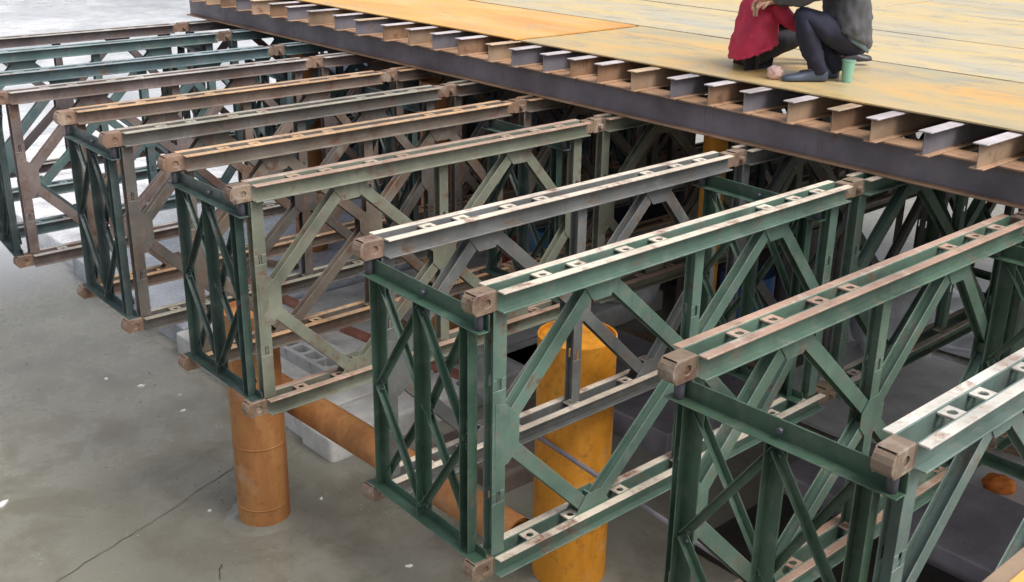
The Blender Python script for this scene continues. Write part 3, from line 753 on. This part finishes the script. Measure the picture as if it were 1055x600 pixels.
tr = skin('trousers', {'hip': S(G, 'hip', .15), 'hiR': S(G, 'hiR', .112), 'mR': (*lerp(G['hiR'], G['knR'], .55), .095), 'knR': S(G, 'knR', .082), 'cR': (*lerp(G['knR'], G['anR'], .5), .078), 'anR': (*lerp(G['knR'], G['anR'], 1.0), .068), 'foR': (*lerp(G['knR'], G['anR'], 1.16), .066),
                       'hiL': S(G, 'hiL', .112), 'mL': (*lerp(G['hiL'], G['knL'], .55), .095), 'knL': S(G, 'knL', .082), 'cL': (*lerp(G['knL'], G['anL'], .5), .078), 'anL': (*lerp(G['knL'], G['anL'], 1.0), .068), 'foL': (*lerp(G['knL'], G['anL'], 1.16), .066), 'seat': (.17, .12, .2, .125)},
          [('hip', 'hiR'), ('hiR', 'mR'), ('mR', 'knR'), ('knR', 'cR'), ('cR', 'anR'), ('hip', 'hiL'), ('hiL', 'mL'), ('mL', 'knL'), ('knL', 'cL'), ('cL', 'anL'), ('anL', 'foL'), ('anR', 'foR'), ('hip', 'seat')], 'hip', navy_m, pg)
wrinkle(tr, .018, 13)
jk = loft('jacket', [(.135, .11, .30, .155, .19), (.13, .11, .305, .168, .20), (.13, .11, .36, .17, .205), (.125, .115, .45, .165, .2), (.11, .12, .58, .155, .21), (.07, .12, .68, .14, .2), (.04, .12, .75, .11, .15), (.0, .12, .79, .075, .08), (-.01, .12, .82, .06, .065)], grey_m, pg, tilt=(.085, .085, .06, .03))
arms = {}; ae = []
for q in 'RL':
    arms.update({'sh'+q: S(G, 'sh'+q, .088), 'm'+q: (*lerp(G['sh'+q], G['el'+q], .5), .08), 'el'+q: S(G, 'el'+q, .072), 'f'+q: (*lerp(G['el'+q], G['wr'+q], .5), .062), 'wr'+q: (*lerp(G['el'+q], G['wr'+q], .95), .046)})
    ae += [('sh'+q, 'm'+q), ('m'+q, 'el'+q), ('el'+q, 'f'+q), ('f'+q, 'wr'+q)]
ae += [('shR', 'shL')]
join_into(jk, skin('sleeves', arms, ae, 'shR', grey_m))
wrinkle(jk, .02, 8); wrinkle(jk, .01, 21)
hm = loft('shirt_hem', [(.135, .11, .265, .15, .18), (.135, .11, .27, .158, .19), (.135, .11, .34, .15, .18), (.13, .11, .35, .1, .1)], hem_m, pg, tilt=(.085, .085, .06, .05))
shoe((-.0, .0, 0), (-.33, -.02, 0), (0, 0, 1), shoe_m, pg); shoe((.12, .13, 0), (-.16, .2, 0), (0, 0, 1), shoe_m, pg)
hand(G['wrR'][:3], G['paR'][:3], 1, pg); hand(G['wrL'][:3], G['paL'][:3], -1, pg)
head_bits(G, (-.8, .1, -.45), pg)
# red-coated person, sitting with legs stretched behind the other
P_ = dict(hip=(-.53, .3, .13, .115), belly=(-.52, .3, .27, .11), chest=(-.46, .3, .47, .12), neck=(-.40, .3, .64, .048), jaw=(-.36, .3, .71, .06), skull=(-.35, .3, .80, .086), crown=(-.35, .3, .84, .074),
         shR=(-.43, .14, .55, .055), elR=(-.3, .12, .35, .04), wrR=(-.12, .2, .3, .026), paR=(-.06, .22, .29, .03),
         shL=(-.43, .46, .55, .055), elL=(-.3, .5, .35, .04), wrL=(-.12, .42, .3, .026), paL=(-.06, .4, .29, .03),
         hiR=(-.48, .22, .12, .085), knR=(-.1, .42, .22, .058), anR=(.26, .46, .08, .036), toR=(.38, .46, .03, .018),
         hiL=(-.48, .4, .12, .085), knL=(-.14, .62, .3, .058), anL=(.1, .62, .08, .036), toL=(.2, .62, .03, .018))
pr = person(P_, None, ''); tag(pr, 'person in a crimson red coat sitting on the deck, partly hidden by the grey jacket', 'person')
tr = skin('trousers', {'hip': S(P_, 'hip', .14), 'hiR': S(P_, 'hiR', .105), 'mR': (*lerp(P_['hiR'], P_['knR'], .55), .088), 'knR': S(P_, 'knR', .075), 'cR': (*lerp(P_['knR'], P_['anR'], .5), .066), 'anR': (*lerp(P_['knR'], P_['anR'], .97), .055),
                       'hiL': S(P_, 'hiL', .105), 'mL': (*lerp(P_['hiL'], P_['knL'], .55), .088), 'knL': S(P_, 'knL', .075), 'cL': (*lerp(P_['knL'], P_['anL'], .5), .066), 'anL': (*lerp(P_['knL'], P_['anL'], .97), .055)},
          [('hip', 'hiR'), ('hiR', 'mR'), ('mR', 'knR'), ('knR', 'cR'), ('cR', 'anR'), ('hip', 'hiL'), ('hiL', 'mL'), ('mL', 'knL'), ('knL', 'cL'), ('cL', 'anL')], 'hip', blackc, pr)
wrinkle(tr, .01, 14)
ct = loft('coat', [(-.50, .24, .13, .17, .22), (-.50, .24, .135, .175, .23), (-.50, .25, .2, .172, .215), (-.48, .27, .34, .155, .2), (-.46, .29, .46, .145, .195), (-.44, .3, .54, .125, .18), (-.42, .3, .6, .09, .13), (-.40, .3, .65, .06, .065)], red_m, pr, tilt=(-.07, -.07, -.03))
arms = {}; ae = []
for q in 'RL':
    arms.update({'sh'+q: S(P_, 'sh'+q, .08), 'm'+q: (*lerp(P_['sh'+q], P_['el'+q], .5), .072), 'el'+q: S(P_, 'el'+q, .064), 'f'+q: (*lerp(P_['el'+q], P_['wr'+q], .5), .055), 'wr'+q: (*lerp(P_['el'+q], P_['wr'+q], .95), .042)})
    ae += [('sh'+q, 'm'+q), ('m'+q, 'el'+q), ('el'+q, 'f'+q), ('f'+q, 'wr'+q)]
ae += [('shR', 'shL')]
join_into(ct, skin('sleeves', arms, ae, 'shR', red_m))
wrinkle(ct, .018, 9); wrinkle(ct, .01, 22)
shoe((.22, .46, .02), (.46, .47, .03), (0, 0, 1), shoe_b, pr); shoe((.08, .62, 0), (.36, .6, 0), (0, 0, 1), shoe_b, pr)
hand(P_['wrR'][:3], P_['paR'][:3], 1, pr); hand(P_['wrL'][:3], P_['paL'][:3], -1, pr)
head_bits(P_, (.8, 0, -.4), pr)
pr.location = AR*.07+AF*.27
# cup and small pink sack
cup_m, n_, b_ = new_mat('cup_green'); b_.inputs['Base Color'].default_value = (.3, .62, .48, 1); b_.inputs['Roughness'].default_value = .3
b_.inputs['Transmission Weight'].default_value = .25
b = MB(); b.tube((0, 0, 0), (0, 0, .15), .034, .046, seg=24, cap=False); b.tube((0, 0, .0), (0, 0, .006), .034, seg=24); b.tube((0, 0, .006), (0, 0, .15), .031, .043, seg=24, cap=False); b.tube((0, 0, .144), (0, 0, .152), .049, seg=24)
o = link('cup', b.mesh('cup', cup_m), None, W3((.135, .0, -.004))); tag(o, 'pale green plastic cup on the deck beside the squatting person', 'cup')
pk = plain('sack_pink', (.62, .42, .38), .7, .25, 20)
o = sack(0, 0, 0,   .055, .045, .05, 0, 'small pinkish bag on the deck between the two people', pk); o.location = W3((-.36, .06, -.003)); o['group'] = ''; del o['group']; o.name = 'small_bag'; o['category'] = 'bag'

# ------------------------------------------------------------------ mud collars, grit, timber and tubes under the girders
gm = bpy.data.materials['wet_mud']
for (x, y, r) in ((-3.50, .66, .205), (-1.37, 2.0, .275)):
    b = MB(); n_ = 40; rings = []
    for rr, zz in ((r-.01, .03), (r+.03, .022), (r+.09, .006), (r+.17, -.012)):
        rings.append([b.bm.verts.new((x+math.cos(6.2832*k/n_)*(rr+(mn.noise(Vector((k*.35, rr*9, x)))*.05 if rr > r+.02 else 0)), y+math.sin(6.2832*k/n_)*(rr+(mn.noise(Vector((k*.35, rr*9, x)))*.05 if rr > r+.02 else 0)), ground_z(x, y)+zz+mn.noise(Vector((k*.8, rr*20, 1)))*.006)) for k in range(n_)])
    for p_, q in zip(rings, rings[1:]):
        for k in range(n_): b.bm.faces.new((p_[k], p_[(k+1) % n_], q[(k+1) % n_], q[k])).smooth = True
    tag(link('ground_mound', b.mesh('ground_mound', gm)), kind='structure')
gr1 = plain('grit', (.25, .24, .205), .7, .5, 30)
b = MB(); rr = random.Random(11)
for k in range(900):
    x = rr.uniform(-9, -.5) if k % 3 else rr.gauss(-3.5, .6); y = rr.uniform(-2.6, 1.5) if k % 3 else rr.gauss(.7, .6)
    q = rr.choice((.003, .004, .005, .006, .010)); z = ground_z(x, y)
    vs = bmesh.ops.create_icosphere(b.bm, subdivisions=1, radius=q)['verts']
    sx, sy = rr.uniform(.7, 1.5), rr.uniform(.7, 1.3)
    for v in vs: v.co = Vector((v.co.x*sx+x, v.co.y*sy+y, v.co.z*.6+z+q*.2))
tag(link('grit', b.mesh('grit', gr1)), kind='stuff')
wood = plain('timber', (.26, .17, .1), .7, .4, 5, .3); wood2 = plain('timber_red', (.3, .12, .08), .7, .4, 5, .3)
def plank(x, y, z, ln, rz, m, label):
    b = MB(); b.box(-ln/2, ln/2, -.06, .06, 0, .045, 0, bev=.004)
    o = link('timber_plank', b.mesh('timber_plank', m), None, (x, y, z), (0, 0, rz)); tag(o, label, 'plank', 'timber planks lying under the girders')
plank(-4.9, 3.1, PT-.009, 1.9, .12, wood2, 'reddish plank lying on the pontoon behind the pallet')
plank(-5.2, 3.5, PT-.009, 1.6, -.1, wood, 'brown plank beside the reddish one on the pontoon behind the pallet')
plank(-7.8, 2.9, PT+.001, 2.2, .05, wood2, 'long reddish plank on the blue-grey pontoon under the left girders')
plank(-8.4, 3.3, PT+.001, 1.3, .5, wood, 'short brown plank lying askew on the blue-grey pontoon')
plank(-3.3, 5.9, GZ, 2.0, .3, wood, 'brown plank on the mud behind the dull purple box')
plank(.3, 6.3, GZ+.062, 1.7, .2, wood, 'brown plank on the added pale slab')
def tube_post(x, y, h, label, m):
    b = MB(); b.tube((0, 0, 0), (0, 0, h), .03, seg=14); b.tube((0, 0, 0), (0, 0, .012), .08, seg=14); b.tube((-.045, 0, h*.55), (.045, 0, h*.55), .042, seg=12)
    o = link('scaffold_post', b.mesh('scaffold_post', m), None, (x, y, GZ)); o.rotation_euler = (random.uniform(-.03, .03), random.uniform(-.03, .03), 0); tag(o, label, 'scaffold post', 'scaffold posts in the dark under the deck')
for k, (x, y, w_) in enumerate(((-9.8, 5.4, 'at the far left deck end'), (-7.6, 5.95, 'between the added maroon and navy blocks'), (-5.2, 6.9, 'right of the added navy block'), (-3.4, 5.6, 'behind the dull purple box'),
        (-2.2, 6.6, 'left of the added white sheet'), (-1.2, 5.9, 'on the near side of the added pale slab'), (.9, 7.9, 'beyond the added pale slab at the right'), (-2.9, 7.6, 'behind the large white sack'))):
    tube_post(x, y, 2.95, 'thin %s scaffold post %s' % (('grey', 'rusty')[k % 2], w_), (beam_m, brn)[k % 2])
